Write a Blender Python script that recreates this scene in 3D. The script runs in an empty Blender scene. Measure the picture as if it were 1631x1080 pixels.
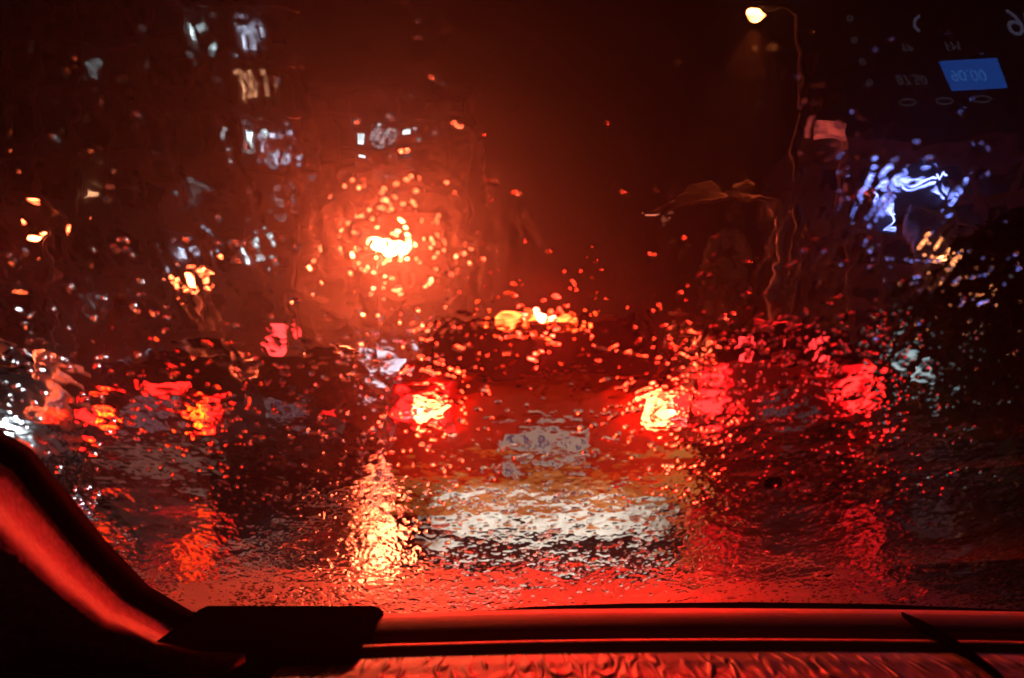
import bpy, bmesh, math, random
import numpy as np
from mathutils import Vector, Matrix
R = math.radians
random.seed(7)
S = bpy.context.scene
C = S.collection

# ---------------------------------------------------------------- camera
F = 1268.6
PITCH = math.atan(60 / F)
CAMZ = 1.12
cd = bpy.data.cameras.new('camera'); cam = bpy.data.objects.new('camera', cd); C.objects.link(cam)
cam.location = (0, 0, CAMZ); cam.rotation_euler = (R(90) + PITCH, 0, 0)
cd.lens = 28; cd.sensor_width = 36; cd.clip_start = 0.02; cd.clip_end = 2000
cd.dof.use_dof = True; cd.dof.focus_distance = 1.25; cd.dof.aperture_fstop = 6.3; cd.dof.aperture_blades = 0
S.camera = cam
# ---------------------------------------------------------------- world: night
W = bpy.data.worlds.new('World'); S.world = W; W.use_nodes = True
wn = W.node_tree; bg = wn.nodes['Background']
sky = wn.nodes.new('ShaderNodeTexSky'); sky.sky_type = 'NISHITA'; sky.sun_disc = False
sky.sun_elevation = R(-4); sky.sun_rotation = R(200)
wn.links.new(sky.outputs[0], bg.inputs[0]); bg.inputs[1].default_value = 0.006
# ---------------------------------------------------------------- render
cy = S.cycles
cy.use_denoising = True
try: cy.denoiser = 'OPENIMAGEDENOISE'
except Exception: pass
cy.max_bounces = 12; cy.transmission_bounces = 10; cy.diffuse_bounces = 2; cy.glossy_bounces = 4
cy.transparent_max_bounces = 12; cy.volume_bounces = 0
cy.sample_clamp_indirect = 60; cy.sample_clamp_direct = 0
cy.caustics_refractive = True; cy.caustics_reflective = False; cy.blur_glossy = 0.0
cy.use_adaptive_sampling = False
S.view_settings.view_transform = 'Standard'; S.view_settings.look = 'None'
S.view_settings.gamma = 1; S.view_settings.exposure = 0.0

# ---------------------------------------------------------------- helpers
def ray(px, py):
    c = (540 - py) / F
    return Vector(((px - 815.5) / F, math.cos(PITCH) - math.sin(PITCH) * c, math.sin(PITCH) + math.cos(PITCH) * c))
def at(px, py, Y):
    d = ray(px, py); d *= Y / d.y
    return Vector((d.x, d.y, d.z + CAMZ))
def at_z(px, py, z):
    d = ray(px, py); d *= (z - CAMZ) / d.z
    return Vector((d.x, d.y, z))
def tag(o, label=None, cat=None, group=None, kind=None):
    for k, v in (('label', label), ('category', cat), ('group', group), ('kind', kind)):
        if v: o[k] = v
    return o
def empty(name, loc=(0, 0, 0), rz=0.0, label=None, cat=None, group=None, kind=None):
    o = bpy.data.objects.new(name, None); C.objects.link(o)
    o.location = loc; o.rotation_euler = (0, 0, rz); o.empty_display_size = .1
    return tag(o, label, cat, group, kind)
def obj(name, bm, m, parent=None, smooth=False, sub=0):
    me = bpy.data.meshes.new(name)
    if isinstance(bm, bmesh.types.BMesh):
        bmesh.ops.recalc_face_normals(bm, faces=bm.faces)
        bm.to_mesh(me); bm.free()
    else:
        me.from_pydata(bm[0], [], bm[1]); me.update()
    if m: me.materials.append(m)
    if smooth:
        for p in me.polygons: p.use_smooth = True
    o = bpy.data.objects.new(name, me); C.objects.link(o)
    if parent: o.parent = parent
    if sub:
        md = o.modifiers.new('sub', 'SUBSURF'); md.levels = sub; md.render_levels = sub
    return o
def copy_tree(o, parent=None):
    c = o.copy(); C.objects.link(c); c.parent = parent
    for ch in list(o.children): copy_tree(ch, c)
    return c
def new(): return bmesh.new()
def add_box(bm, c, s, bev=0.0, rot=None, seg=2):
    r = bmesh.ops.create_cube(bm, size=1.0); vs = r['verts']
    bmesh.ops.scale(bm, vec=s, verts=vs)
    if bev > 0:
        es = list({e for v in vs for e in v.link_edges})
        rb = bmesh.ops.bevel(bm, geom=es, offset=bev, segments=seg, affect='EDGES', profile=.5)
        vs = list({v for f in rb['faces'] for v in f.verts} | {v for v in vs if v.is_valid})
    if rot is not None: bmesh.ops.rotate(bm, cent=(0, 0, 0), matrix=rot, verts=vs)
    bmesh.ops.translate(bm, vec=c, verts=vs)
    return vs
def box(name, c, s, m, parent=None, bev=0.0, rot=None):
    bm = new(); add_box(bm, c, s, bev, rot); return obj(name, bm, m, parent)
def add_tube(bm, pts, radii, n=10, caps=True):
    pts = [Vector(p) for p in pts]
    if not hasattr(radii, '__len__'): radii = [radii] * len(pts)
    rings = []; up = Vector((0.13, 0.31, 0.94)).normalized()
    for i, p in enumerate(pts):
        t = (pts[min(i + 1, len(pts) - 1)] - pts[max(i - 1, 0)]).normalized()
        a = t.cross(up)
        if a.length < 1e-3: a = t.cross(Vector((1, 0, 0)))
        a.normalize(); b = t.cross(a).normalized(); up = -t.cross(a).cross(t).cross(t) if False else up
        rings.append([bm.verts.new(p + radii[i] * (math.cos(2 * math.pi * k / n) * a + math.sin(2 * math.pi * k / n) * b)) for k in range(n)])
    for r0, r1 in zip(rings, rings[1:]):
        for k in range(n): bm.faces.new((r0[k], r0[(k + 1) % n], r1[(k + 1) % n], r1[k]))
    if caps:
        bm.faces.new(rings[0][::-1]); bm.faces.new(rings[-1])
def tube(name, pts, radii, m, parent=None, n=10):
    bm = new(); add_tube(bm, pts, radii, n); return obj(name, bm, m, parent, smooth=True)
def add_lathe(bm, prof, n=24, mat=None):
    rings = []
    vs = []
    for r, z in prof:
        rg = [bm.verts.new((r * math.cos(2 * math.pi * k / n), r * math.sin(2 * math.pi * k / n), z)) for k in range(n)]
        rings.append(rg); vs += rg
    for r0, r1 in zip(rings, rings[1:]):
        for k in range(n): bm.faces.new((r0[k], r0[(k + 1) % n], r1[(k + 1) % n], r1[k]))
    bm.faces.new(rings[0][::-1]); bm.faces.new(rings[-1])
    if mat is not None: bmesh.ops.transform(bm, matrix=mat, verts=vs)
    return vs

# ---------------------------------------------------------------- materials
def mat(name, col, rough=.5, metal=0.0, spec=.5, coat=0.0, noise=None, bump=None, scale=(1, 1, 1)):
    m = bpy.data.materials.new(name); m.use_nodes = True; nt = m.node_tree
    b = nt.nodes['Principled BSDF']
    b.inputs['Base Color'].default_value = (*col, 1); b.inputs['Roughness'].default_value = rough
    b.inputs['Metallic'].default_value = metal; b.inputs['Specular IOR Level'].default_value = spec
    b.inputs['Coat Weight'].default_value = coat; b.inputs['Coat Roughness'].default_value = .06
    if noise or bump:
        tc = nt.nodes.new('ShaderNodeTexCoord'); mp = nt.nodes.new('ShaderNodeMapping')
        mp.inputs['Scale'].default_value = scale
        nt.links.new(tc.outputs['Object'], mp.inputs[0])
    if noise:       # (scale, amount)
        n = nt.nodes.new('ShaderNodeTexNoise'); n.inputs['Scale'].default_value = noise[0]; n.inputs['Detail'].default_value = 6
        cr = nt.nodes.new('ShaderNodeValToRGB')
        cr.color_ramp.elements[0].position = .3; cr.color_ramp.elements[1].position = .7
        cr.color_ramp.elements[0].color = (*[max(0, c * (1 - noise[1])) for c in col], 1)
        cr.color_ramp.elements[1].color = (*[min(1, c * (1 + noise[1])) for c in col], 1)
        nt.links.new(mp.outputs[0], n.inputs[0]); nt.links.new(n.outputs[0], cr.inputs[0]); nt.links.new(cr.outputs[0], b.inputs['Base Color'])
    if bump:        # (scale, strength, distance)
        n2 = nt.nodes.new('ShaderNodeTexNoise'); n2.inputs['Scale'].default_value = bump[0]; n2.inputs['Detail'].default_value = 4
        bp = nt.nodes.new('ShaderNodeBump'); bp.inputs['Strength'].default_value = bump[1]; bp.inputs['Distance'].default_value = bump[2]
        nt.links.new(mp.outputs[0], n2.inputs[0]); nt.links.new(n2.outputs[0], bp.inputs['Height']); nt.links.new(bp.outputs[0], b.inputs['Normal'])
    return m
def emit(name, col, strength):
    m = bpy.data.materials.new(name); m.use_nodes = True; nt = m.node_tree
    nt.nodes.remove(nt.nodes['Principled BSDF'])
    e = nt.nodes.new('ShaderNodeEmission'); e.inputs[0].default_value = (*col, 1); e.inputs[1].default_value = strength
    nt.links.new(e.outputs[0], nt.nodes['Material Output'].inputs['Surface'])
    return m
def emit_noise(name, c1, c2, strength, scale):
    m = emit(name, c1, strength); nt = m.node_tree
    e = [n for n in nt.nodes if n.type == 'EMISSION'][0]
    tc = nt.nodes.new('ShaderNodeTexCoord'); n = nt.nodes.new('ShaderNodeTexNoise'); n.inputs['Scale'].default_value = scale
    cr = nt.nodes.new('ShaderNodeValToRGB'); cr.color_ramp.elements[0].color = (*c1, 1); cr.color_ramp.elements[1].color = (*c2, 1)
    cr.color_ramp.elements[0].position = .4; cr.color_ramp.elements[1].position = .6
    nt.links.new(tc.outputs['Object'], n.inputs[0]); nt.links.new(n.outputs[0], cr.inputs[0]); nt.links.new(cr.outputs[0], e.inputs[0])
    return m

M = {}
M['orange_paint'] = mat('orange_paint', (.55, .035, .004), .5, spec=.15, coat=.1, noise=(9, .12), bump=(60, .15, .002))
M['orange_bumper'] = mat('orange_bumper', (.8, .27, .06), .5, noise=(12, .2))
M['black_paint'] = mat('black_paint', (.012, .012, .014), .3, coat=.5, bump=(50, .2, .002))
M['grey_paint'] = mat('grey_paint', (.03, .028, .03), .35, coat=.4, bump=(50, .2, .002))
M['silver_paint'] = mat('silver_paint', (.45, .45, .46), .35, coat=.5, noise=(6, .1))
M['red_paint'] = mat('red_paint', (.5, .02, .015), .4, coat=.5, noise=(5, .2))
M['silver_plastic'] = mat('silver_plastic', (.62, .6, .56), .45, noise=(14, .15))
M['black_plastic'] = mat('black_plastic', (.012, .012, .012), .6)
M['dark_glass'] = mat('dark_glass', (.004, .004, .005), .12, spec=.35)
M['rubber'] = mat('rubber', (.012, .012, .012), .85, noise=(30, .3))
M['rim'] = mat('rim_metal', (.4, .4, .42), .3, metal=.9)
M['pole_grey'] = mat('pole_grey', (.2, .18, .18), .5, noise=(4, .3))
M['concrete'] = mat('concrete', (.3, .26, .24), .9, noise=(.4, .35))
M['concrete_dark'] = mat('concrete_dark', (.24, .19, .18), .9, noise=(.4, .35))
M['concrete_black'] = mat('concrete_black', (.025, .02, .02), .95, noise=(.4, .35))
M['window_dark'] = mat('window_dark', (.012, .012, .016), .15, spec=.6)
M['bark'] = mat('bark', (.17, .1, .06), .9, noise=(3, .5), bump=(14, .8, .03), scale=(1, 1, .3))
M['leaf'] = mat('leaf', (.035, .05, .02), .45, noise=(1.2, .5))
M['tail_hot'] = emit('tail_hot', (1, .006, .005), 9)
M['bulb_hot'] = emit('bulb_hot', (1, .05, .014), 55)
M['bulb_amber'] = emit('bulb_amber', (1, .05, .002), 20)
M['tail_yellow'] = emit('tail_yellow', (1, .008, .006), 6.5)
M['tail_red'] = emit('tail_red', (1, .012, .012), 1.5)
M['van_red'] = emit('van_red', (1, .008, .01), 1.6)
M['tail_pink'] = emit('tail_pink', (1, .03, .03), 4)
M['tail_lens'] = mat('tail_lens', (.45, .01, .01), .2, coat=.8)
M['stop_hot'] = emit('stop_hot', (1, .045, .008), 24)
M['lamp_main'] = emit('lamp_main', (1, .1, .034), 1250)
M['lamp_orange'] = emit('lamp_orange', (1, .12, .035), 48)
M['lamp_gold'] = emit('lamp_gold', (1, .25, .06), 25)
M['lamp_dim'] = emit('lamp_dim', (1, .22, .12), 1.0)
M['head_white'] = emit('head_white', (.75, .88, 1), 60)
M['win_cool'] = emit_noise('window_cool', (.35, .6, .66), (.75, .85, .9), 2.4, 4.0)
M['win_blue'] = emit_noise('window_blue', (.3, .38, .6), (.6, .65, .8), 1.8, 4.0)
M['win_warm'] = emit_noise('window_warm', (.9, .42, .2), (.5, .2, .1), 1.8, 4.0)
M['win_dim'] = emit_noise('window_dim', (.14, .17, .18), (.03, .03, .03), 1.0, 2.0)
M['neon'] = emit('neon_blue', (.2, .26, 1), 7)
M['neon_red'] = emit('neon_red', (1, .12, .08), 1.4)
M['plate'] = mat('plate_white', (.6, .66, .85), .4)
M['plate_blue'] = mat('plate_blue', (.03, .08, .4), .4)

# wet asphalt
def road_mat():
    m = bpy.data.materials.new('wet_asphalt'); m.use_nodes = True; nt = m.node_tree; b = nt.nodes['Principled BSDF']
    tc = nt.nodes.new('ShaderNodeTexCoord')
    n1 = nt.nodes.new('ShaderNodeTexNoise'); n1.inputs['Scale'].default_value = .8; n1.inputs['Detail'].default_value = 5
    n2 = nt.nodes.new('ShaderNodeTexNoise'); n2.inputs['Scale'].default_value = 30; n2.inputs['Detail'].default_value = 4
    cr = nt.nodes.new('ShaderNodeValToRGB'); cr.color_ramp.elements[0].color = (.02, .018, .017, 1); cr.color_ramp.elements[1].color = (.06, .053, .05, 1)
    rr = nt.nodes.new('ShaderNodeMapRange'); rr.inputs[1].default_value = .35; rr.inputs[2].default_value = .65; rr.inputs[3].default_value = .05; rr.inputs[4].default_value = .17
    bp = nt.nodes.new('ShaderNodeBump'); bp.inputs['Strength'].default_value = .4; bp.inputs['Distance'].default_value = .006
    nt.links.new(tc.outputs['Object'], n1.inputs[0]); mp = nt.nodes.new('ShaderNodeMapping'); mp.inputs['Scale'].default_value = (.3, 1, 1); nt.links.new(tc.outputs['Object'], mp.inputs[0]); nt.links.new(mp.outputs[0], n2.inputs[0])
    nt.links.new(n1.outputs[0], cr.inputs[0]); nt.links.new(cr.outputs[0], b.inputs['Base Color'])
    nt.links.new(n1.outputs[0], rr.inputs[0]); nt.links.new(rr.outputs[0], b.inputs['Roughness'])
    nt.links.new(n2.outputs[0], bp.inputs['Height']); nt.links.new(bp.outputs[0], b.inputs['Normal'])
    b.inputs['Specular IOR Level'].default_value = .9
    return m
M['road'] = road_mat()
M['kerb'] = mat('kerb_stone', (.22, .2, .19), .5, noise=(3, .3))
M['paving'] = mat('paving', (.1, .09, .085), .3, noise=(2, .4), bump=(8, .3, .01))
M['line_paint'] = mat('line_paint', (.7, .68, .62), .4, noise=(8, .3))

# ================================================================ THE SETTING
def sheet(name, x0, x1, y0, y1, z, m):
    return tag(obj(name, ([(x0, y0, z), (x1, y0, z), (x1, y1, z), (x0, y1, z)], [(0, 1, 2, 3)]), m), kind='structure')
sheet('ground', -400, 400, -30, 700, 0, M['road'])
sheet('lane_marking', -1.62, -1.5, 2.6, 60, .004, M['line_paint'])
pv = box('pavement', (12.6, 60, .07), (14, 130, .14), M['paving']); tag(pv, kind='structure')
kb = box('kerb', (5.5, 60, .075), (.2, 130, .15), M['kerb'], bev=.02); tag(kb, kind='structure')

# ================================================================ CARS
def car(name, label, x, y, W_=1.8, H=1.5, L=4.2, rz=0.0, paint='grey_paint', zs=.95, lamp='tail_red', lamp_z=.8, lamp_w=.3, lamp_h=.16,
        stop=None, group=None, low=None, glass_rise=.5, plate=True, ghw=.76, bulb=None, stop_z=None):
    t = empty(name, (x, y, 0), rz, label, 'car', group)
    w = W_ / 2; zb = .22
    wr = w * ghw
    #  y, half width, zb, shoulder, roof z, roof half width
    st = [(-.00, w * .86, zb + .12, zs - .06, zs - .03, w * .8), (.03, w * .93, zb + .05, zs - .01, zs + .0, w * .84), (.12, w * .98, zb, zs, zs + .02, w * .86),
          (.12 + glass_rise * .5, w, zb, zs + .01, (zs + H) / 2 + .03, (wr + w * .84) / 2), (.12 + glass_rise, w, zb, zs + .01, H - .03, wr),
          (.5 + glass_rise, w, zb, zs, H, wr), (L * .5, w, zb, zs - .03, H, wr), (L * .6, w, zb, zs - .05, H - .04, wr),
          (L * .74, w * .99, zb, zs - .07, zs - .03, w * .85), (L * .9, w * .96, zb, zs - .17, zs - .14, w * .8), (L - .03, w * .85, zb + .08, zs - .3, zs - .28, w * .7), (L, w * .75, zb + .15, zs - .38, zs - .36, w * .6)]
    bm = new(); rings = []
    for (yy, ww, b_, s_, r_, rw) in st:
        half = [(ww * .8, b_), (ww * .96, b_ + .05), (ww, b_ + .22), (ww, s_ - .14), (ww * .965, s_), ((rw + ww * .965) / 2, (s_ + r_) / 2 + .01), (rw, r_ - .03), (rw * .86, r_ + .005), (rw * .4, r_ + .03)]
        pts = [(px_, z_) for px_, z_ in half] + [(-px_, z_) for px_, z_ in half[::-1]]
        rings.append([bm.verts.new((a, yy, b)) for a, b in pts])
    n = len(rings[0])
    for r0, r1 in zip(rings, rings[1:]):
        for k in range(n): bm.faces.new((r0[k], r0[(k + 1) % n], r1[(k + 1) % n], r1[k]))
    for rg in (rings[0], rings[-1]):
        c0 = sum((v.co for v in rg), Vector()) / n
        rr = bmesh.ops.extrude_edge_only(bm, edges=list({e for v in rg for e in v.link_edges if all(q in rg for q in e.verts)}))
        nv = [g for g in rr['geom'] if isinstance(g, bmesh.types.BMVert)]
        for v in nv: v.co = c0 + (v.co - c0) * .6; 
        bmesh.ops.contextual_create(bm, geom=[e for e in {e for v in nv for e in v.link_edges} if all(q in nv for q in e.verts)])
    obj('body', bm, M[paint], t, smooth=True, sub=1)
    # rear window, proud of the body
    def pane(nm, quad, m, th=.012):
        bm = new(); q = [Vector(p) for p in quad]; nrm = (q[1] - q[0]).cross(q[3] - q[0]).normalized()
        N = 6; top = [[None] * (N + 1) for _ in range(N + 1)]
        for i in range(N + 1):
            for j in range(N + 1):
                u, v = i / N, j / N
                p = (q[0] * (1 - u) + q[1] * u) * (1 - v) + (q[3] * (1 - u) + q[2] * u) * v
                bul = .03 * (1 - (2 * u - 1) ** 4) * (1 - (2 * v - 1) ** 4) * .6
                top[i][j] = bm.verts.new(p + nrm * (th + bul))
        for i in range(N):
            for j in range(N): bm.faces.new((top[i][j], top[i + 1][j], top[i + 1][j + 1], top[i][j + 1]))
        r = bmesh.ops.solidify(bm, geom=bm.faces[:], thickness=.03)
        return obj(nm, bm, m, t, smooth=True)
    g = glass_rise
    pane('rear_window', [(-w * .8, .11, zs + .05), (w * .8, .11, zs + .05), (wr * .92, .12 + g * .9, H - .06), (-wr * .92, .12 + g * .9, H - .06)], M['dark_glass'], .035)
    for s in (-1, 1):
        q = [(s * (w * .99), .3 + g, zs + .05), (s * (w * .99), L * .66, zs + .0), (s * (wr * 1.03), L * .57, H - .09), (s * (wr * 1.03), .45 + g, H - .09)]
        pane('side_window', q if s > 0 else q[::-1], M['dark_glass'], .0)
    for s in (-1, 1):
        if lamp:
            bm = new(); add_box(bm, (s * (w * .9 - lamp_w * .42), .03, lamp_z), (lamp_w, .14, lamp_h), .03, Matrix.Rotation(-s * .18, 3, 'Z'))
            add_box(bm, (s * (w * .9), .16, lamp_z + .01), (.1, .2, lamp_h * .8), .03)
            ho = obj('tail_light', bm, M['tail_lens'], t)
            bm = new(); add_box(bm, (s * (w * .9 - lamp_w * .42), -.052, lamp_z + .0), (lamp_w * .8, .03, lamp_h * .72), .012, Matrix.Rotation(-s * .18, 3, 'Z'))
            obj('lit_lens', bm, M[lamp], ho)
            if bulb:
                for dx, dz, rw_, rh_ in ((-.3, -.08, .09, .2), (-.08, -.12, .13, .26), (.2, -.1, .16, .16), (.33, .1, .07, .14), (-.15, .26, .16, .07), (.14, .27, .1, .06)):
                    bm = new()
                    bmesh.ops.create_icosphere(bm, subdivisions=2, radius=1, matrix=Matrix.Translation((s * (w * .9 - lamp_w * .42) + dx * lamp_w, -.07, lamp_z + dz * lamp_h)) @ Matrix.Diagonal((rw_ * lamp_w * (1.2 if bulb == 'bulb_hot' else .85), .012, rh_ * lamp_h * (1.1 if bulb == 'bulb_hot' else .8), 1)))
                    obj('bulb', bm, M[bulb], ho)
    if stop and stop_z:
        bm = new(); add_box(bm, (.1, .06, stop_z), (.44, .1, .13), .03); obj('high_stop_light', bm, M[stop], t)
    elif stop:
        bm = new(); add_box(bm, (0, .12 + g * .86, H - .035), (.42, .1, .04), .012); obj('stop_light_housing', bm, M['black_plastic'], t)
        bm = new(); add_box(bm, (0, .06 + g * .84, H - .035), (.52, .03, .036), .012); obj('high_stop_light', bm, M[stop], t)
    # bumper
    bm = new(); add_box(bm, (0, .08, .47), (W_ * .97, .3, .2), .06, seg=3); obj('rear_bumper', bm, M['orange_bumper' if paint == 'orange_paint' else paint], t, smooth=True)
    bm = new(); add_box(bm, (0, .1, .27), (W_ * .8, .26, .22), .1, seg=5); obj('lower_valance', bm, M[low or 'black_plastic'], t, smooth=True)
    if plate:
        bm = new(); add_box(bm, (0, -.085, .72), (.5, .02, .2), .006); p = obj('number_plate', bm, M['plate'], t)
        for i in range(6): 
            bm = new(); add_box(bm, (-.19 + i * .075 + (.02 if i > 1 else 0), -.098, .72), (.03, .006, .1), .002)
            obj('plate_character', bm, M['plate_blue'], p)
        bm = new(); add_box(bm, (0, -.05, .72), (.56, .06, .27), .02); obj('plate_recess', bm, M[paint], t)
    # wheels
    for s in (-1, 1):
        for yy in (.75, L - .8):
            mt = Matrix.Translation((s * (w - .11), yy, .31)) @ Matrix.Rotation(R(90) * s, 4, 'Y')
            bm = new(); add_lathe(bm, [(.18, -.1), (.29, -.1), (.315, -.06), (.315, .06), (.29, .1), (.18, .1)], 28, mt); wh = obj('wheel', bm, M['rubber'], t, smooth=True)
            bm = new(); add_lathe(bm, [(.19, .04), (.2, .105), (.17, .085), (.06, .06), (.03, .09), (.01, .09)], 10, mt); obj('rim', bm, M['rim'], wh)
    # mirrors
    for s in (-1, 1): 
        bm = new(); add_box(bm, (s * (w + .09), L * .62, zs + .06), (.18, .1, .12), .035); obj('mirror', bm, M[paint], t)
    return t

def spot(name, loc, target, energy, col, size, blend=.5, rad=.05, parent=None):
    l = bpy.data.lights.new(name, 'SPOT'); l.energy = energy; l.color = col; l.spot_size = R(size); l.spot_blend = blend; l.shadow_soft_size = rad
    o = bpy.data.objects.new(name, l); C.objects.link(o); o.location = loc
    o.rotation_euler = (Vector(target) - Vector(loc)).to_track_quat('-Z', 'Y').to_euler()
    return o

YM = 4.75
cx = at(866, 650, YM).x
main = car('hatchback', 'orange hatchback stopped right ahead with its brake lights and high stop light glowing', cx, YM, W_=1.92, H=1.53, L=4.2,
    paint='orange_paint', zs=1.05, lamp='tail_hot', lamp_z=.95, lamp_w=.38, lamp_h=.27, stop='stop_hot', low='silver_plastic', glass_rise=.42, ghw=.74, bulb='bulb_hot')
# the brake lamps' backward beams (each inside its own lamp)
for s in (-1, 1):
    spot('brake_beam', (cx + s * .74, YM - .1, .95), (-.08 + s * .1, .6, .9), 310, (1, .012, .008), 19, .6, .03)
spot('stop_beam', (cx, YM + .36, 1.5), (0, .9, .85), 330, (1, .02, .01), 19, .6, .05)

xA = at(246, 660, 8.4).x
car('hatchback', 'small grey car in the left lane with amber glowing tail lights and red high light', xA, 8.4, W_=1.62, H=1.38, L=3.8, paint='grey_paint',
    zs=.88, lamp='tail_yellow', lamp_z=.74, lamp_w=.42, lamp_h=.33, stop='tail_yellow', stop_z=1.02, low='silver_plastic', ghw=.8, bulb='bulb_amber')
xB = at(458, 660, 9.4).x
car('hatchback', 'narrow black car with dim red tail lights between the grey car and orange car', xB, 9.4, W_=1.35, H=1.45, L=3.4, paint='black_paint',
    zs=.85, lamp='tail_red', lamp_z=.68, lamp_w=.24, lamp_h=.18, stop=None, ghw=.85)
xC = at(1250, 560, 9.2).x
car('van', 'red van on the right beyond the orange car with pinkish lamps', xC, 9.2, W_=2.05, H=1.78, L=4.6, paint='red_paint',
    zs=1.2, lamp=None, stop='tail_red', ghw=.9, glass_rise=.2)
for o in list(S.objects):
    if o.name.startswith('van') and o.type == 'EMPTY': van = o
van['category'] = 'van'
for s, m in ((-1, 'tail_pink'), (1, 'tail_pink')):
    bm = new(); add_box(bm, (s * .40, -.03, 1.36), (.2, .1, .3), .04); obj('tail_light', bm, M[m], van)
    bm = new(); add_box(bm, (s * .8, -.03, .9), (.3, .1, .42), .04); obj('tail_light', bm, M['van_red'], van)
    spot('tail_light_beam', (xC + s * .86, 9.05, .9), (xC * .6, 0, .7), 6, (1, .012, .01), 70, .8, .15)

# oncoming pale car at far left: its front towards us
on = empty('saloon_car', at(-60, 700, 6.2) * 1, 0, 'pale silver car at the far left with a blazing white headlight facing us', 'car'); on.location.z = 0
def oncoming(t):
    bm = new(); w = .88
    st = [(0, w * .8, .28, .66, .7), (.06, w * .92, .22, .72, .76), (.3, w, .2, .8, .84), (1.1, w, .2, .92, .96), (1.35, w, .2, .94, 1.05), (1.9, w, .2, .94, 1.4), (3.2, w, .2, .95, 1.42), (3.9, w, .2, .95, 1.0), (4.4, w * .9, .3, .85, .9)]
    rings = []
    for yy, ww, b, s_, r_ in st:
        rw = ww * (.8 if r_ > 1.1 else .88)
        half = [(ww * .85, b), (ww, b + .15), (ww, s_ - .12), (ww * .96, s_), (rw, r_ - .02), (rw * .6, r_ + .02)]
        pts = half + [(-a, b2) for a, b2 in half[::-1]]
        rings.append([bm.verts.new((a, yy, b2)) for a, b2 in pts])
    n = len(rings[0])
    for r0, r1 in zip(rings, rings[1:]):
        for k in range(n): bm.faces.new((r0[k], r0[(k + 1) % n], r1[(k + 1) % n], r1[k]))
    bm.faces.new(rings[0][::-1]); bm.faces.new(rings[-1])
    obj('body', bm, M['silver_paint'], t, smooth=True, sub=1)
    bm = new(); add_box(bm, (0, 1.62, 1.17), (1.3, .04, .46), .01, Matrix.Rotation(R(-56), 3, 'X')); obj('windscreen', bm, M['dark_glass'], t)
    bm = new(); add_box(bm, (0, .02, .42), (.9, .1, .2), .03); obj('grille', bm, M['black_plastic'], t)
    for s in (-1, 1):
        bm = new(); add_box(bm, (s * .66, .04, .68), (.34, .16, .15), .04); h = obj('headlight_housing', bm, M['silver_plastic'], t)
        bm = new(); add_lathe(bm, [(.075, -.02), (.07, .02), (.03, .035)], 20, Matrix.Translation((s * .64, -.06, .68)) @ Matrix.Rotation(R(90), 4, 'X')); obj('headlight_bulb', bm, M['head_white'], h)
        for yy in (.85, 3.5):
            mt = Matrix.Translation((s * (w - .08), yy, .32)) @ Matrix.Rotation(R(90) * s, 4, 'Y')
            bm = new(); add_lathe(bm, [(.18, -.1), (.3, -.1), (.32, -.06), (.32, .06), (.3, .1), (.18, .1)], 28, mt); wh = obj('wheel', bm, M['rubber'], t, smooth=True)
            bm = new(); add_lathe(bm, [(.19, .04), (.2, .105), (.17, .085), (.06, .06), (.03, .09), (.01, .09)], 10, mt); obj('rim', bm, M['rim'], wh)
oncoming(on)
on.location = (-4.3, 5.63, 0); on.rotation_euler = (0, 0, R(25))

# our own car's dipped headlights, shining under their cut-off on to the car ahead
for s in (-1, 1):
    spot('headlight_beam', (s * .62, 2.25, .6), (cx + s * .3, 4.75, -.03), 330, (1, .94, .86), 25, .8, .05)
    spot('headlight_spill', (s * .62, 2.25, .6), (cx + s * .4, 4.75, .15), 50, (1, .68, .42), 66, 1.0, .05)
    spot('headlight_side_spill', (s * .66, 2.2, .62), (-3.3 if s < 0 else 3.3, 8.6, .2), 190 if s < 0 else 110, (1, .9, .76), 44, 1.0, .05)

# ================================================================ STREET LAMPS
def lamp_post(name, label, head, base_x, kind='bulb', m='lamp_orange', r=.1, pole_r=.07, group=None, pm='pole_grey'):
    h = Vector(head); t = empty(name, (base_x, h.y, 0), 0, label, 'street lamp', group)
    hx = h.x - base_x
    bm = new()
    pts = [(0, 0, 0), (0, 0, h.z * .5), (0, 0, h.z - .1), (hx * .15, 0, h.z + .1), (hx * .6, 0, h.z + .16), (hx, 0, h.z + .14)] if abs(hx) > .25 else [(0, 0, 0), (0, 0, h.z * .5), (hx, 0, h.z)]
    add_tube(bm, pts, [pole_r * 1.3, pole_r] + [pole_r * .7] * (len(pts) - 2), 12); obj('pole', bm, M[pm], t, smooth=True)
    bm = new(); add_lathe(bm, [(r * 1.5, .0), (r * 1.4, .05), (r * .7, .14), (r * .3, .18)], 20, Matrix.Translation((hx, 0, h.z + .02))); obj('lamp_hood', bm, M['black_plastic'], t, smooth=True)
    bm = new(); bmesh.ops.create_icosphere(bm, subdivisions=3, radius=r, matrix=Matrix.Translation((hx, 0, h.z - r * .3)) @ Matrix.Diagonal((1.7, 1, .75, 1)))
    obj('bulb', bm, M[m], t, smooth=True)
    bm = new(); add_lathe(bm, [(pole_r * 2.2, 0), (pole_r * 2.1, .3), (pole_r * 1.3, .4)], 14); obj('base', bm, M['pole_grey'], t)
    return t
lamp_post('street_lamp', 'dazzling street lamp with a huge orange glow above and left of the orange hatchback', at(622, 384, 24), at(596, 384, 24).x, m='lamp_main', r=.4, pole_r=.045, pm='black_plastic')
lamp_post('street_lamp', 'small orange street lamp at the far left on a tall post', at(50, 355, 13), at(84, 355, 13).x, m='lamp_orange', r=.095)
lamp_post('street_lamp', 'low orange street lamp on a post behind the small grey car', at(315, 443, 14), at(328, 443, 14).x, m='lamp_orange', r=.095)
tl = lamp_post('street_lamp', 'tall golden street lamp at the top of the picture shining down a cone', at(1210, 20, 17), at(1268, 20, 17).x, m='lamp_gold', r=.08, pole_r=.1, pm='black_plastic')
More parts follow.
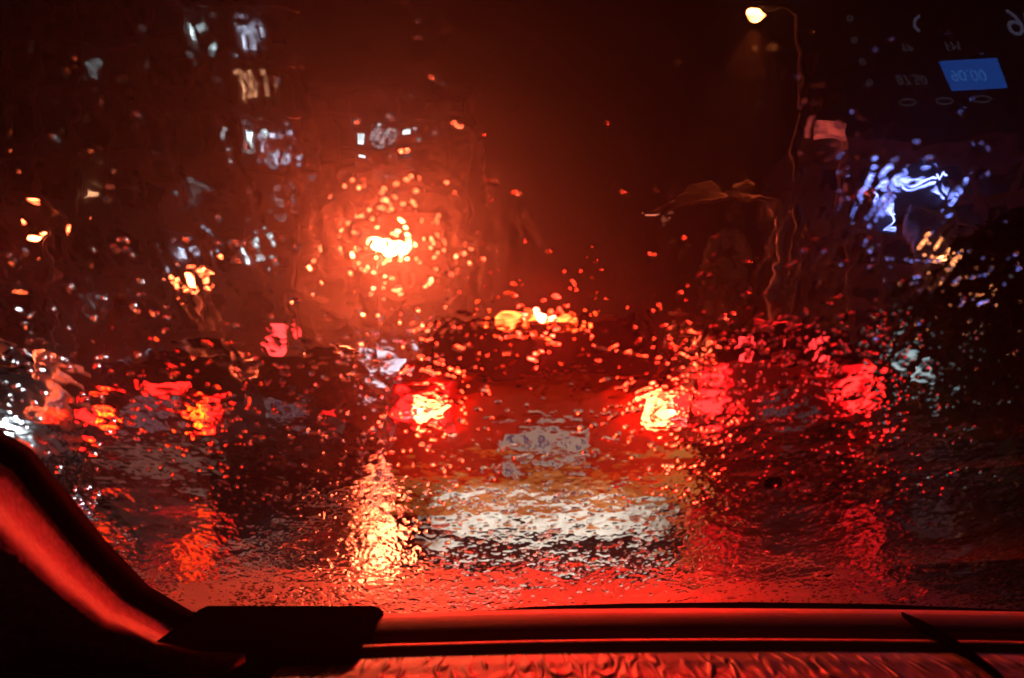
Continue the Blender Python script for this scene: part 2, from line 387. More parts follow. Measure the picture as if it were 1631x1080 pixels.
a = at(1210, 22, 17); spot('street_lamp_beam', a + Vector((0, 0, -.25)), a + Vector((-1.6, -.6, -7)), 2600, (1, .12, .03), 58, .8, .15)
# curved double-arm lamp
h = at(1048, 342, 15); bx = at(1240, 330, 15).x
t = empty('street_lamp', (bx, 15, 0), 0, 'thin post with a long curved arm and a weak lamp at its end', 'street lamp')
bm = new(); zt = at(1240, 300, 15).z
add_tube(bm, [(0, 0, 0), (0, 0, zt - .5), (-.05, 0, zt - .15), (-.4, 0, zt), (-1.2, 0, zt + .05), (h.x - bx + .3, 0, h.z + .22), (h.x - bx, 0, h.z + .05)], [.11, .09, .08, .06, .05, .045, .04], 12)
obj('pole', bm, mat('pale_galvanised', (.42, .38, .36), .5, noise=(5, .2)), t, smooth=True)
bm = new(); add_box(bm, (h.x - bx - .05, 0, h.z), (.4, .2, .1), .04); obj('lamp_head', bm, M['black_plastic'], t)
bm = new(); add_box(bm, (h.x - bx - .05, 0, h.z - .07), (.3, .14, .05), .02); obj('lamp_glass', bm, M['lamp_dim'], t)

# ================================================================ BUILDINGS
def building(name, label, x0, x1, y, H, depth, cols, rows, z0, wall, lit, ww=.62, wh=.6, dsc=1.0):
    cxm = (x0 + x1) / 2; Wd = x1 - x0
    t = empty(name, (cxm, y, 0), 0, label, 'building')
    bm = new(); add_box(bm, (0, depth / 2, H / 2), (Wd, depth, H)); obj('wall', bm, wall, t)
    cw = Wd / cols; rh = (H - z0) / rows
    # projecting floor slabs and fins as one patterned relief
    bm = new()
    for j in range(rows + 1): add_box(bm, (0, -.2 * dsc, z0 + j * rh), (Wd + .1, .5 * dsc, .28 * dsc))
    obj('floor_slabs', bm, wall, t)
    bm = new()
    for i in range(cols): add_box(bm, (-Wd / 2 + i * cw, -.15 * dsc, H / 2), (.32 * dsc, .3 * dsc, H - .4))
    obj('fins', bm, wall, t)
    base = None; cnt = 0
    litd = dict(lit)
    cells = [(i, j) for j in range(rows) for i in range(cols)]
    cells.sort(key=lambda c: (c not in litd, c[1]))
    meshes = {}
    for (i, j) in cells[:99]:
        key = litd.get((i, j), 'window_dark')
        if key not in meshes:
            bm = new(); add_box(bm, (0, 0, 0), (cw * ww, .08, rh * wh), .01); me = bpy.data.meshes.new('window'); bm.to_mesh(me); bm.free(); me.materials.append(M[key]); meshes[key] = me
        o = bpy.data.objects.new('window', meshes[key]); C.objects.link(o); o.parent = t
        o.location = (-Wd / 2 + (i + .5) * cw, -.045, z0 + (j + .5) * rh)
        if key != 'window_dark': o['label'] = 'lit window'; o.scale = (.5, 1, .42)
    rest = cells[99:]
    if rest:
        bm = new()
        for (i, j) in rest: add_box(bm, (-Wd / 2 + (i + .5) * cw, -.045, z0 + (j + .5) * rh), (cw * ww, .08, rh * wh))
        o = obj('windows', bm, M['window_dark'], t); o['kind'] = 'stuff'
    bm = new(); add_box(bm, (0, depth / 2, H + .5), (Wd + .6, depth + .6, 1.0)); obj('roof_parapet', bm, wall, t)
    return t
def cell(px, py, Y, x0, x1, z0, H, cols, rows):
    p = at(px, py, Y); return (int((p.x - x0) / (x1 - x0) * cols), int((p.z - z0) / (H - z0) * rows))
YA = 19
x0, x1 = at(-60, 0, YA).x, at(474, 0, YA).x; z0, HA = 2.0, 14.0; cols, rows = 12, 9
ROT = R(17); corner = Vector((x1, YA, 0)); ux = Vector((math.cos(ROT), math.sin(ROT), 0)); nn = Vector((-ux.y, ux.x, 0)); bax = corner - ux * (x1 - x0) / 2
def cell_a(px, py):
    d = ray(px, py); k = corner.dot(nn) / d.dot(nn); p = d * k; sx = (p - corner).dot(ux) + (x1 - x0)
    return (int(sx / (x1 - x0) * cols), int((p.z + CAMZ - z0) / (HA - z0) * rows))
lit = [(cell_a(px, py), k) for px, py, k in
       ((130, 92, 'win_cool'), (282, 60, 'win_cool'), (403, 84, 'win_blue'), (400, 155, 'win_warm'), (404, 268, 'win_cool'), (460, 245, 'win_blue'),
        (315, 300, 'win_dim'), (302, 368, 'win_blue'), (376, 405, 'win_dim'), (412, 432, 'win_cool'), (150, 130, 'win_dim'), (120, 272, 'win_warm'), (140, 450, 'win_dim'), (440, 285, 'win_dim'))]
bA = building('apartment_tower', 'tall dark apartment tower on the left with a grid of windows, a few lit', x0, x1, YA, HA, 5, cols, rows, z0, M['concrete_dark'], lit, .6, .55, .5)
bA.location = bax; bA.rotation_euler = (0, 0, ROT)
YB = 70
x0, x1 = at(488, 0, YB).x, at(745, 0, YB).x; HB = at(0, 150, YB).z; cols, rows = 7, 10
lit = [(cell(px, py, YB, x0, x1, 4.0, HB, cols, rows), k) for px, py, k in
       ((575, 200, 'win_cool'), (630, 205, 'win_cool'), (652, 205, 'win_cool'), (570, 268, 'win_cool'), (632, 272, 'win_dim'), (600, 290, 'win_dim'))]
building('apartment_tower', 'farther tower behind the dazzling street lamp with two rows of cool lit windows', x0, x1, YB, HB, 6, cols, rows, 4.0, M['concrete_black'], lit, .75, .5)
YC = 55
x0, x1 = at(1290, 0, YC).x, at(1800, 0, YC).x; HC = at(0, 250, YC).z
building('office_block', 'low unlit block behind the neon sign and tree on the right', x0, x1, YC, HC, 12, 10, 5, 3.0, M['concrete'], [], .7, .5)

# ================================================================ SIGNS
def sign(name, label, px, py, Y, w, h, m, cat='sign', strokes=True):
    p = at(px, py, Y); t = empty(name, (p.x, Y, 0), 0, label, cat)
    tube('pole', [(0, .1, 0), (0, .1, p.z - h / 2)], .07, M['pole_grey'], t)
    return t, p
t, p = sign('neon_sign', 'blue neon sign with bright curled strokes above the tree', 1455, 300, 19, 1, 1, 'neon')
bm = new(); add_box(bm, (0, .1, p.z + .0), (2.1, .12, 1.0), .03); add_box(bm, (-.7, .1, p.z - .55), (.6, .12, 1.1), .03); obj('backboard', bm, M['black_plastic'], t)
def neon_tube(pts, nm='neon', r=.045): 
    bm = new(); add_tube(bm, [(a, -.02, p.z + b) for a, b in pts], r, 8); obj('neon_tube', bm, M[nm], t, smooth=True)
neon_tube([(-.85, .12), (-.4, .25), (0, .15), (.35, .22), (.6, .1)])
neon_tube([(-.5, .42), (-.42, .1), (-.2, -.02), (.3, 0), (.6, -.12)])
neon_tube([(.55, .35), (.75, .0), (.9, .35), (1.0, .2)])
neon_tube([(-.9, -.1), (-.7, -.3), (-.9, -.55), (-.5, -.5)], r=.03)
neon_tube([(-.75, -.3), (-.5, -.7), (-.8, -1.0), (-.45, -1.0)], r=.03)
neon_tube([(-1.0, .12), (-1.2, -.1), (-.95, -.2)], 'neon_red')
q = at(1508, 405, 20)
t = empty('wall_lamp', (q.x, 20, 0), 0, 'warm orange lamp on a short post over the dark tree on the right', 'street lamp')
tube('pole', [(0, 0, 0), (0, 0, q.z - .2)], .05, M['pole_grey'], t)
bm = new(); add_box(bm, (0, 0, q.z), (.42, .2, .26), .05); obj('lantern', bm, emit('lantern_gold', (1, .3, .1), 16), t)
q = at(1316, 218, 22)
t = empty('lantern_sign', (q.x, 22, 0), 0, 'dim red square sign box high beside the tall lamp pole', 'sign')
tube('pole', [(.3, 0, 0), (.3, 0, q.z)], .06, M['pole_grey'], t)
bm = new(); add_box(bm, (0, -.05, q.z), (.85, .3, .75), .1); obj('sign_box', bm, emit_noise('sign_red', (.9, .1, .07), (.25, .03, .03), .6, 2.5), t)
q = at(1478, 475, 16)
t = empty('shop_sign', (q.x, 16, 0), R(-12), 'small blue and white lit sign under the orange lamp by the tree', 'sign')
tube('pole', [(0, 0.1, 0), (0, 0.1, q.z)], .05, M['pole_grey'], t)
bm = new(); add_box(bm, (0, 0, q.z), (.8, .12, .5), .04); obj('sign_box', bm, emit_noise('sign_blue', (.1, .2, .7), (.7, .6, .35), .9, 3), t)
q = at(1466, 588, 6.1)
t = empty('light_box', (q.x, 6.1, 0), 0, 'pale cyan lit box low down at the left edge of the dark bushy tree', 'sign')
tube('pole', [(0, .06, 0), (0, .06, q.z)], .02, M['black_plastic'], t)
bm = new(); add_box(bm, (0, 0, q.z), (.2, .08, .17), .02); obj('light_panel', bm, emit_noise('panel_cyan', (.3, .5, .55), (.8, .8, .8), .8, 9), t)
q = at(440, 543, 18)
t = empty('traffic_light', (q.x, 18, 0), 0, 'red traffic light showing over the narrow black car', 'traffic light')
tube('pole', [(0, .1, 0), (0, .1, q.z)], .06, M['pole_grey'], t)
bm = new(); add_box(bm, (0, 0, q.z - .3), (.34, .2, .9), .04); obj('housing', bm, M['black_plastic'], t)
bm = new(); add_lathe(bm, [(.2, 0), (.19, .03), (.1, .05)], 20, Matrix.Translation((0, -.13, q.z)) @ Matrix.Rotation(R(90), 4, 'X')); obj('red_lamp', bm, emit('signal_red', (1, .03, .03), 5), t)
q = at(245, 580, 14)  # added glowing box in place of a bluish reflection on the grey car's roof
t = empty('light_box', (q.x, 14, 0), 0, 'pale blue glowing box standing in for light reflected on the small grey car', 'sign')
for s in (-.3, .3): tube('leg', [(s, 0, 0), (s, 0, q.z)], .04, M['pole_grey'], t)
bm = new(); add_box(bm, (0, 0, q.z), (.75, .15, .32), .03); obj('light_panel', bm, emit_noise('reflection_blue', (.45, .55, .65), (.2, .22, .3), 1.1, 3), t)
q = at(610, 585, 18)
t = empty('light_box', (q.x, 18, 0), 0, 'cool white lit box just left of the orange hatchback', 'sign')
for s in (-.3, .3): tube('leg', [(s, 0, 0), (s, 0, q.z)], .04, M['pole_grey'], t)
bm = new(); add_box(bm, (0, 0, q.z), (1.0, .15, .4), .03); obj('light_panel', bm, emit_noise('panel_white', (.6, .65, .8), (.9, .9, 1), 1.3, 3), t)

# ================================================================ TREES
def tree(name, label, x, y, H, cr, trunk_r, n, crown_z, seed, tilt=0):
    rnd = random.Random(seed); t = empty(name, (x, y, 0), 0, label, 'tree')
    bm = new()
    add_tube(bm, [(0, 0, 0), (.05, 0, H * .3), (-.04, .03, H * .55), (.02, 0, H * .85)], [trunk_r, trunk_r * .8, trunk_r * .6, trunk_r * .3], 12)
    clumps = []
    for i in range(26):
        a_ = rnd.uniform(0, 6.28); el = rnd.uniform(-.5, 1); rr = cr * rnd.uniform(.35, 1)
        c = Vector((rr * math.cos(a_), rr * math.sin(a_) * .9, crown_z + el * cr * .75)); clumps.append((c, rnd.uniform(.25, .5) * cr))
        if i < 12: add_tube(bm, [(0, 0, H * rnd.uniform(.35, .6)), tuple(c * .5 + Vector((0, 0, crown_z * .35))), tuple(c)], [trunk_r * .4, trunk_r * .22, trunk_r * .08], 6)
    obj('trunk', bm, M['bark'], t, smooth=True)
    vs, fs = [], []
    for k in range(n):
        c, r = clumps[k % len(clumps)]
        d = Vector((rnd.gauss(0, 1), rnd.gauss(0, 1), rnd.gauss(0, 1))).normalized() * r * rnd.random() ** .4
        p_ = c + d; s = rnd.uniform(.04, .09)
        u = Vector((rnd.gauss(0, 1), rnd.gauss(0, 1), rnd.gauss(0, .6))).normalized(); v = u.orthogonal().normalized()
        b = len(vs); vs += [p_ - u * s, p_ + v * s * .5, p_ + u * s, p_ - v * s * .5]; fs.append((b, b + 1, b + 2, b + 3))
    obj('crown', (vs, fs), M['leaf'], t)
    return t
q = at(1600, 560, 7)
tree('tree', 'dark bushy roadside tree filling the right edge under the orange lamp', q.x, 7, 2.4, 1.0, .12, 42000, 1.3, 3)
q = at(1155, 560, 16.5)
tree('tree', 'thin street tree lit orange behind the red van', q.x, 16.5, 3.7, 1.3, .3, 6000, 2.5, 5).scale = (.38, .38, 1)
# orange-lit hoarding post behind the van
# ================================================================ OUR OWN CAR
cab = empty('car_interior', (0, .6, 0), 0, 'dark interior of the car the picture is taken from, with wet windscreen and black dashboard', 'car interior')
def put(o): o.parent = cab; o.matrix_parent_inverse = Matrix.Translation((0, -.6, 0)); return o
RAKE = R(38); B0 = Vector((0, .95, .845)); T = Vector((0, -math.cos(RAKE), math.sin(RAKE))); N = Vector((0, math.sin(RAKE), math.cos(RAKE)))  # N outward
def on_glass(px, py, off=0.0):
    d = ray(px, py); o = Vector((0, 0, CAMZ))
    k = (B0 + N * off - o).dot(N) / d.dot(N); return o + d * k
# clear pane with a faint mirror reflection
m = bpy.data.materials.new('windscreen_glass'); m.use_nodes = True; nt = m.node_tree; nt.nodes.remove(nt.nodes['Principled BSDF'])
tr = nt.nodes.new('ShaderNodeBsdfTransparent'); tr.inputs[0].default_value = (.95, .96, .96, 1)
gl = nt.nodes.new('ShaderNodeBsdfGlossy'); gl.inputs['Roughness'].default_value = .0
fr = nt.nodes.new('ShaderNodeFresnel'); fr.inputs[0].default_value = 1.5; mx = nt.nodes.new('ShaderNodeMixShader')
nt.links.new(fr.outputs[0], mx.inputs[0]); nt.links.new(tr.outputs[0], mx.inputs[1]); nt.links.new(gl.outputs[0], mx.inputs[2]); nt.links.new(mx.outputs[0], nt.nodes['Material Output'].inputs['Surface'])
q = [B0 + Vector((s, 0, 0)) + T * v for s, v in ((-.8, -.03), (.8, -.03), (.7, .95), (-.7, .95))]
put(obj('windscreen', ([tuple(v) for v in q], [(0, 1, 2, 3)]), m))

# --- water on the outside of the glass: one height field of film, drops and runs
rng = np.random.default_rng(11)
def vnoise(x, y, cell_, seed):
    r = np.random.default_rng(seed); n = 257; g = r.standard_normal((n, n)).astype(np.float32)
    X = x / cell_ + 100.3; Y = y / cell_ + 57.7; xi = np.floor(X).astype(int); yi = np.floor(Y).astype(int)
    fx = X - xi; fy = Y - yi; fx = fx ** 3 * (fx * (fx * 6 - 15) + 10); fy = fy ** 3 * (fy * (fy * 6 - 15) + 10)
    a = g[yi % n, xi % n]; b = g[yi % n, (xi + 1) % n]; c = g[(yi + 1) % n, xi % n]; d = g[(yi + 1) % n, (xi + 1) % n]
    return (a * (1 - fx) + b * fx) * (1 - fy) + (c * (1 - fx) + d * fx) * fy
RES = .0004; S0, S1, T0, T1 = -.8, .8, -.02, .95
nx, nyy = int((S1 - S0) / RES), int((T1 - T0) / RES)
tex = np.zeros((nyy, nx), np.float32)
def splat(s, t, r, h, asp=1.0, p=1.0):
    ra = r * max(asp, 1) * 1.05; i0 = int((s - ra - S0) / RES); i1 = int((s + ra - S0) / RES) + 1; j0 = int((t - ra * 1.1 - T0) / RES); j1 = int((t + ra * 1.1 - T0) / RES) + 1
    i0, j0 = max(i0, 0), max(j0, 0); i1, j1 = min(i1, nx), min(j1, nyy)
    if i1 <= i0 or j1 <= j0: return
    ys, xs = np.mgrid[j0:j1, i0:i1]
    dx = (xs * RES + S0 - s) / r; dy = (ys * RES + T0 - t) / (r * asp)
    dd = dx * dx + dy * dy
    c = h * np.clip(1 - dd, 0, 1) ** p
    tex[j0:j1, i0:i1] = np.maximum(tex[j0:j1, i0:i1], c)
def px_to_st(px, py):
    w = on_glass(px, py) - B0; return w.x, w.dot(T)
def spray(n, pxr, pyr, r0, r1, hr, asp=(.8, 1.2)):
    for _ in range(n):
        s, t = px_to_st(rng.uniform(*pxr), rng.uniform(*pyr))
        r = math.exp(rng.uniform(math.log(r0), math.log(r1)))
        splat(s, t, r, r * hr * rng.uniform(.6, 1.2), rng.uniform(*asp))
# sizes in metres; density per picture zone
spray(260, (-100, 1731), (-40, 430), .0009, .0030, .2)
spray(330, (-100, 1731), (380, 640), .0008, .0032, .22)
spray(620, (330, 1731), (640, 800), .0007, .003, .24)
spray(320, (0, 600), (560, 900), .0008, .003, .2)
spray(3400, (330, 1731), (770, 975), .0006, .0024, .25)
spray(240, (540, 780), (280, 640), .0007, .0015, .3)
spray(200, (680, 1120), (430, 660), .0006, .0018, .26)
spray(900, (1060, 1450), (500, 860), .0006, .0022, .27)
spray(200, (1380, 1631), (400, 650), .0007, .0016, .3)
spray(1700, (330, 1731), (885, 978), .0008, .0019, .34)
spray(46, (-50, 1700), (60, 760), .003, .0065, .07, (.6, 1.5))
# merged beads: short chains of overlapping drops
for _ in range(260):
    s_, t_ = px_to_st(rng.uniform(300, 1500), rng.uniform(520, 940)); r_ = rng.uniform(.0008, .0018); a_ = rng.uniform(-.6, .6)
    for k_ in range(rng.integers(3, 8)):
        splat(s_, t_, r_ * rng.uniform(.7, 1.2), r_ * .22); s_ += r_ * 1.3 * math.cos(a_); t_ += r_ * 1.3 * math.sin(a_); a_ += rng.uniform(-.5, .5)
for cxp, cyp in ((135, 805), (195, 870), (255, 900), (270, 940)): spray(70, (cxp - 22, cxp + 22), (cyp - 30, cyp + 30), .0012, .0022, .35)
spray(900, (370, 830), (935, 985), .0016, .003, .38)
# thin vertical runs
for _ in range(60):
    px0, py0 = rng.uniform(0, 1631), rng.uniform(-50, 500); s, t = px_to_st(px0, py0); L_ = rng.uniform(.03, .22); w_ = rng.uniform(.0015, .005); k = 0
    n_ = int(L_ / .0012); ph = rng.uniform(0, 6)
    for i in range(n_):
        splat(s + .002 * math.sin(i * .05 + ph) + .0012 * math.sin(i * .17 + ph * 2), t - i * .0012, w_ * (1 - .3 * math.sin(i * .03)), w_ * .035, 1.6, 1.5)
NU, NV = 1500, 1050
u = np.linspace(-1.32, 1.32, NU); vv = np.linspace(0, 1, NV)
# rows follow picture rows so that the mesh is finest where it is seen from close by
pyv = -90 + (1075 + 90) * vv[::-1]
tt = np.array([px_to_st(815.5, p_)[1] for p_ in pyv]); sh = np.array([abs(px_to_st(1631, p_)[0]) for p_ in pyv])
SS = sh[:, None] * u[None, :]; TT = np.repeat(tt[:, None], NU, 1)
# irregular outlines: warp the drop map
wx = vnoise(SS, TT, .003, 1) * .0007 + vnoise(SS, TT, .008, 2) * .0012; wy = vnoise(SS, TT, .003, 3) * .0007 + vnoise(SS, TT, .008, 4) * .0012
fi = np.clip((SS + wx - S0) / RES, 0, nx - 2); fj = np.clip((TT + wy - T0) / RES, 0, nyy - 2)
i_, j_ = fi.astype(int), fj.astype(int); a_, b_ = fi - i_, fj - j_
drops = (tex[j_, i_] * (1 - a_) + tex[j_, i_ + 1] * a_) * (1 - b_) + (tex[j_ + 1, i_] * (1 - a_) + tex[j_ + 1, i_ + 1] * a_) * b_
PY = np.repeat(pyv[:, None], NU, 1)
low = 1 / (1 + np.exp(-(PY - 730) / 60))      # the lower glass carries a thicker, rougher film
low2 = 1 / (1 + np.exp(-(PY - 880) / 20))
film = (.00026 * vnoise(SS, TT, .035, 5) * (.5 + .5 * low) + .00007 * vnoise(SS, TT, .014, 6) * (.95 + .2 * low)
        + .000028 * vnoise(SS, TT, .006, 7) * (.4 + 1.25 * low) + .000024 * vnoise(SS, TT, .0028, 8) * low + .00009 * vnoise(SS, TT, .0035, 9) * low2)
PX = 815.5 + u[None, :] * 815.5 + 0 * PY
film *= 1 + 1.0 / (1 + np.exp(-(PX - 1090) / 50)) / (1 + np.exp(-(PY - 470) / 40)) * (1 - .75 * low) + .5 / (1 + np.exp((PX - 560) / 50)) * (1 - low)
hgt = .0012 + film + drops
inn = np.array(B0)[None, None, :] + SS[..., None] * np.array([1., 0, 0]) + TT[..., None] * np.array(T)[None, None, :]
Nn = np.array(N)
outer = inn + (hgt + .0005)[..., None] * Nn; inner = inn + .0005 * Nn
nv = NU * NV
# outer grid fully resolved, the inner side is one flat quad fan round the rim
ci = [0, NU - 1, nv - 1, nv - NU]
co = np.concatenate([outer.reshape(-1, 3), inner.reshape(-1, 3)[ci]])
idx = np.arange(nv).reshape(NV, NU)
qd = np.stack([idx[:-1, :-1], idx[1:, :-1], idx[1:, 1:], idx[:-1, 1:]], -1).reshape(-1, 4)
me = bpy.data.meshes.new('raindrops')
nf = len(qd) + 1
me.vertices.add(len(co)); me.vertices.foreach_set('co', co.astype(np.float32).ravel())
loops = np.concatenate([qd.ravel(), np.array([nv, nv + 1, nv + 2, nv + 3])]).astype(np.int32)
me.loops.add(len(loops)); me.loops.foreach_set('vertex_index', loops)
me.polygons.add(nf); me.polygons.foreach_set('loop_start', np.arange(0, nf * 4, 4, dtype=np.int32))
me.update(calc_edges=True)
me.polygons.foreach_set('use_smooth', np.ones(nf, bool)); me.update()
m = bpy.data.materials.new('rain_water'); m.use_nodes = True; nt = m.node_tree; nt.nodes.remove(nt.nodes['Principled BSDF'])
rf = nt.nodes.new('ShaderNodeBsdfRefraction'); rf.inputs['IOR'].default_value = 1.333; rf.inputs['Roughness'].default_value = 0.0
nt.links.new(rf.outputs[0], nt.nodes['Material Output'].inputs['Surface'])
me.materials.append(m)
rain = bpy.data.objects.new('raindrops', me); C.objects.link(rain)
tag(rain, 'rainwater film, drops and runs covering the outside of the windscreen', 'raindrops', kind='stuff')
rain.visible_shadow = False     # clear water lets lamp light through to the cabin

# --- black ceramic border and seal
M['frit'] = mat('black_border', (.004, .004, .004), .9, spec=.05)
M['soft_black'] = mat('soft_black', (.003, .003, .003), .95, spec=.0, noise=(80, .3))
M['seal'] = mat('window_seal', (.004, .004, .004), .95, spec=.03)
M['trim'] = mat('pillar_cloth', (.8, .72, .68), .9, spec=.1, noise=(160, .3), bump=(260, .8, .002))
def dash_mat():
    m = mat('dash_leatherette', (.26, .2, .19), .55, spec=.4, noise=(9, .25)); nt = m.node_tree; b = nt.nodes['Principled BSDF']
    tc = nt.nodes.new('ShaderNodeTexCoord'); mp = nt.nodes.new('ShaderNodeMapping'); mp.inputs['Scale'].default_value = (1, .24, .24)
    n = nt.nodes.new('ShaderNodeTexNoise'); n.noise_type = 'RIDGED_MULTIFRACTAL'; n.inputs['Scale'].default_value = 95; n.inputs['Detail'].default_value = 1.5; n.inputs['Distortion'].default_value = .5
    n2 = nt.nodes.new('ShaderNodeTexNoise'); n2.inputs['Scale'].default_value = 700; n.inputs['Roughness'].default_value = .4
    ad = nt.nodes.new('ShaderNodeMath'); ad.operation = 'MULTIPLY_ADD'; ad.inputs[1].default_value = .06
    bp = nt.nodes.new('ShaderNodeBump'); bp.inputs['Strength'].default_value = 1; bp.inputs['Distance'].default_value = .010
    nt.links.new(tc.outputs['Object'], mp.inputs[0]); nt.links.new(mp.outputs[0], n.inputs[0]); nt.links.new(tc.outputs['Object'], n2.inputs[0])
    nt.links.new(n2.outputs[0], ad.inputs[0]); nt.links.new(n.outputs[0], ad.inputs[2]); nt.links.new(ad.outputs[0], bp.inputs['Height']); nt.links.new(bp.outputs[0], b.inputs['Normal'])
    return m
M['dash'] = dash_mat()
M['dash_ledge'] = mat('dash_ledge', (.24, .17, .15), .7, bump=(160, .5, .001))
def strip(name, rows_, m, thick=.004, parent=True, smooth=True):
    bm = new(); g = [[bm.verts.new(p) for p in r_] for r_ in rows_]
    for a, b in zip(g, g[1:]):
        for k in range(len(a) - 1): bm.faces.new((a[k], a[k + 1], b[k + 1], b[k]))
    bmesh.ops.recalc_face_normals(bm, faces=bm.faces)
    bmesh.ops.solidify(bm, geom=bm.faces[:], thickness=thick)
    return put(obj(name, bm, m, None, smooth=smooth))
top = [(300, 984), (345, 990), (480, 986), (600, 983), (720, 977), (850, 966), (1000, 961), (1200, 959), (1400, 962), (1631, 972), (1900, 990)]
strip('glass_border', [[on_glass(x, y, -.004) for x, y in top], [on_glass(x, y + 11, -.004) for x, y in top]], M['frit'], .003, smooth=False)
# seal + pillar, swept from the lower right corner of the pillar up to the left
edge = [(-160, 520), (-60, 636), (0, 692), (40, 716), (95, 778), (160, 858), (230, 932), (300, 974), (352, 992), (420, 1000)]
inner_e = [(-230, 560), (-110, 672), (-30, 722), (10, 745), (60, 806), (125, 884), (195, 955), (270, 1000), (330, 1022), (400, 1030)]
lit_e = [(-330, 640), (-200, 760), (-95, 820), (-45, 838), (5, 880), (75, 945), (150, 1002), (235, 1040), (310, 1052), (390, 1055)]
strip('window_seal', [[on_glass(x, y, -.006) for x, y in edge], [on_glass(x, y, -.03) for x, y in inner_e]], M['seal'], .006)
rowsT = []
for f in (0, .15, .35, .55, .75, 1.0):
    r_ = []
    for (x0_, y0_), (x1_, y1_) in zip(inner_e, lit_e):
        x_ = x0_ + (x1_ - x0_) * f * 1.05; y_ = y0_ + (y1_ - y0_) * f * 1.0
        p0 = on_glass(x_, y_, -.028 - .035 * f - .075 * f * f); r_.append(p0)
    rowsT.append(r_)
for f in (.1, .3, .6, 1.0):
    r_ = []
    for (x1_, y1_) in lit_e:
        r_.append(on_glass(x1_ - 20 - 260 * f, y1_ + 4 + 220 * f, -.138 - .085 * f))
    rowsT.append(r_)
strip('pillar_trim', rowsT, M['trim'], .006)

# --- dashboard: profile across, curved along its width
def dash_y(x, py):
    p0 = at_z(1050, py, .868); return p0.y - .16 * (x - .2) ** 2 if x < .2 else p0.y - .1 * (x - .2) ** 2
prof_px = [(966, 0.866), (978, 0.869), (985, 0.870), (999, 0.868), (1002, 0.866), (1004, 0.840), (1017, 0.840), (1019, 0.862), (1022, 0.871), (1027, 0.872), (1036, 0.868), (1060, 0.870), (1100, 0.872), (1200, 0.870), (1400, 0.850), (1700, 0.780)]
xs_ = [(-.20 + i * .02) for i in range(70)]
rows_ = []
for py, z in prof_px:
    rows_.append([(x, dash_y(x, py), z) for x in xs_])
kx = [i for i, (p_, z_) in enumerate(prof_px) if p_ == 1036][0]
strip('dash_ledge', rows_[:kx + 1], M['dash_ledge'], .01)
strip('dashboard', rows_[kx:], M['dash'], .01)
# raised black speaker cover at the left end
xs2 = [-.60 + i * .025 for i in range(17)] 
bm = new(); add_box(bm, (-.235, .785, .852), (.20, .17, .05), .012); put(obj('speaker_cover', bm, M['soft_black'], None))
bm = new(); add_box(bm, (-.5, .55, .8), (.7, .45, .06), .02); put(obj('side_dash', bm, M['soft_black'], None))
# dark strip added diagonally over the ledge and dash at the right
strip('dash_dark_strip', [[at_z(x, y, .874) for x, y in ((1436, 974), (1462, 985), (1500, 1004), (1540, 1030), (1580, 1060), (1620, 1100))],
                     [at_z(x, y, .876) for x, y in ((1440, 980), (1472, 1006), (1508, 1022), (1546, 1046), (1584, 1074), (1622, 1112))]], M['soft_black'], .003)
# --- bonnet
bm = new(); g = []
for i in range(21):
    x = -.8 + i * .08; r_ = []
    for j in range(12):
        f = j / 11; y = 1.0 + .7 * f - .12 * f * (x / .8) ** 2; z = .83 - .085 * f - .2 * max(0, f - .45) ** 2 - .02 * (x / .8) ** 2 + .012 * math.exp(-((abs(x) - .5) / .08) ** 2)
        r_.append(bm.verts.new((x, y, z)))
    g.append(r_)
for a, b in zip(g, g[1:]):
    for k in range(11): bm.faces.new((a[k], b[k], b[k + 1], a[k + 1]))
bmesh.ops.solidify(bm, geom=bm.faces[:], thickness=.01)
M['bonnet'] = mat('bonnet_paint', (.6, .55, .55), .38, metal=.6, bump=(140, 1.0, .008))
put(obj('bonnet', bm, M['bonnet'], None, smooth=True))

# --- the head unit: below and right of the camera, seen only as its reflection in the glass
def reflect(p): return p - 2 * (p - B0).dot(N) * N
DP = Vector((0, .28, .80)); DN = Vector((0, -.35, .94)).normalized()
def disp(px, py, lift=0.0):
    d = ray(px, py); o = Vector((0, 0, CAMZ)); h_ = on_glass(px, py); rd = d - 2 * d.dot(N) * N
    k = (DP + DN * lift - h_).dot(DN) / rd.dot(DN); return h_ + rd * k
O = disp(1550, 119); U = (disp(1560, 119) - disp(1540, 119)) / 20; V = (disp(1550, 129) - disp(1550, 109)) / 20   # per source pixel
def dpt(px, py, lift=0.0): return O + U * (px - 1550) + V * (py - 119) + DN * lift
def dquad(name, pts, m, parent, lift=0.001, th=.0015):
    bm = new(); a = [bm.verts.new(dpt(x, y, lift)) for x, y in pts]; b = [bm.verts.new(dpt(x, y, lift - th)) for x, y in pts]
    bm.faces.new(a); bm.faces.new(b[::-1]); n = len(a)
    for i in range(n): bm.faces.new((a[i], a[(i + 1) % n], b[(i + 1) % n], b[i]))
    o = obj(name, bm, m, parent)
    if parent is None: put(o)
    return o
hu = dquad('head_unit', [(1290, -60), (1900, -80), (1960, 200), (1370, 215)], M['black_plastic'], None, 0, .02)
hu_inv = hu.matrix_world.copy()
e_blue = emit('screen_blue', (.012, .12, .62), 5.5); e_text = emit('screen_text', (.3, .3, .5), 1.9); e_dim = emit('screen_text_dim', (.3, .28, .38), 1.1); e_text2 = emit('screen_text_blue', (.04, .2, .7), 8)
def sub(o): o.parent = hu; return o
sub(dquad('preset_tile', [(1495, 98), (1587, 93), (1604, 140), (1516, 145)], e_blue, hu, .001))
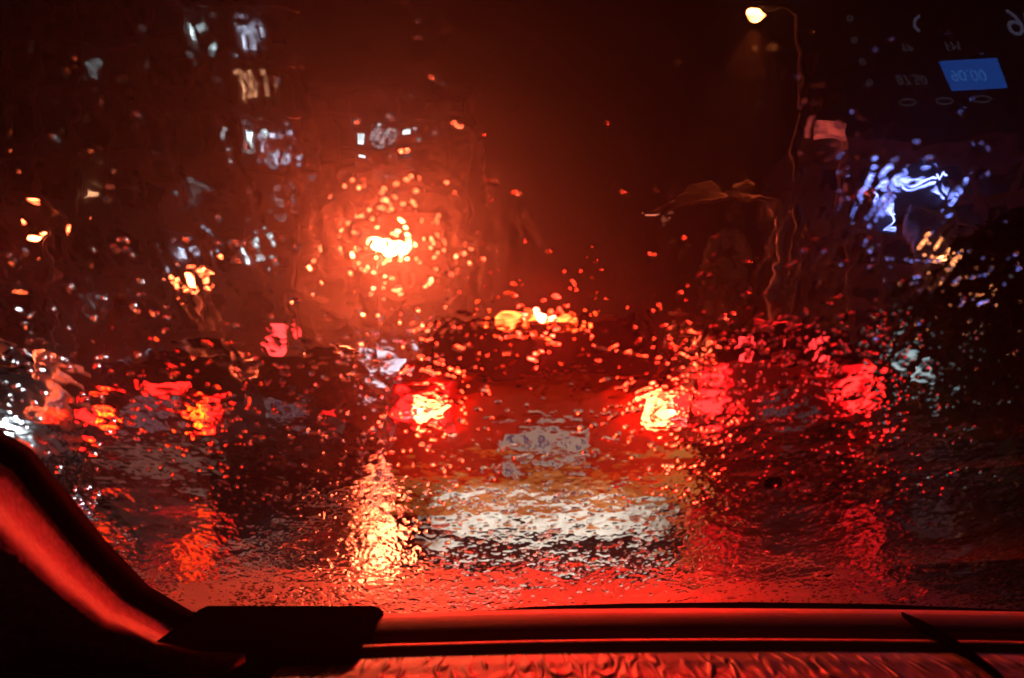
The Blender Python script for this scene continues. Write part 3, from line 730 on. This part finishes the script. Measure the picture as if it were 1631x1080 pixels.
def dtext(txt, px, py, size, m, thick=False, shear=.35):
    cu = bpy.data.curves.new('t', 'FONT'); cu.body = txt; cu.size = 1; cu.align_x = 'CENTER'; cu.align_y = 'CENTER'; cu.extrude = .02
    cu.offset = .012 if thick else 0
    o = bpy.data.objects.new('t', cu); C.objects.link(o); bpy.context.view_layer.update()
    dg = bpy.context.evaluated_depsgraph_get(); me_ = bpy.data.meshes.new_from_object(o.evaluated_get(dg)); bpy.data.objects.remove(o)
    for v in me_.vertices:   # letters read the right way up on the unit, so they come out upside down in the glass
        v.co = dpt(px + size * (v.co.x + shear * v.co.y), py + size * v.co.y, .0025 + v.co.z * .002)
    me_.materials.append(m); o2 = bpy.data.objects.new('digits', me_); C.objects.link(o2); o2.parent = hu
dtext('90', 1628, 34, 62, e_text); dtext('90.00', 1540, 121, 26, e_text2); dtext('87.50', 1450, 128, 22, e_dim); dtext('FM', 1515, 74, 20, e_dim); dtext('TP', 1441, 76, 18, e_dim)
def dring(px, py, rx, ry, m, nm='button', w_=1.2, a0=0, a1=360, n=20):
    bm = new(); ins, outs = [], []
    for i in range(n + 1):
        a = R(a0 + (a1 - a0) * i / n); ins.append(bm.verts.new(dpt(px + (rx - w_) * math.cos(a), py + (ry - w_) * math.sin(a), .002))); outs.append(bm.verts.new(dpt(px + (rx + w_) * math.cos(a), py + (ry + w_) * math.sin(a), .002)))
    for i in range(n): bm.faces.new((ins[i], ins[i + 1], outs[i + 1], outs[i]))
    bmesh.ops.solidify(bm, geom=bm.faces[:], thickness=.0008)
    return obj(nm, bm, m, hu)
dring(1467, 38, 13, 13, e_text, 'moon_icon', 2.6, 110, 250)
for x, y in ((1350, 30), (1358, 65), (1372, 100), (1384, 133)): dring(x, y, 4, 4, e_dim, 'button', 1.2)
for x, y in ((1445, 164), (1503, 162), (1563, 159)): dring(x, y, 13, 5, e_dim, 'key', 1.0)
for o in hu.children: pass

# ================================================================ HAZE of rain and spray
bm = new(); add_box(bm, (0, 60, 24), (170, 150, 50))
hz = obj('haze', bm, None); m = bpy.data.materials.new('haze'); m.use_nodes = True; nt = m.node_tree; nt.nodes.remove(nt.nodes['Principled BSDF'])
pvn = nt.nodes.new('ShaderNodeVolumePrincipled'); pvn.inputs['Density'].default_value = .0041; pvn.inputs['Anisotropy'].default_value = .84
pvn.inputs['Color'].default_value = (.9, .88, .88, 1)
nt.links.new(pvn.outputs[0], nt.nodes['Material Output'].inputs['Volume']); hz.data.materials.append(m)
tag(hz, 'thin rainy night air', 'haze', kind='stuff')
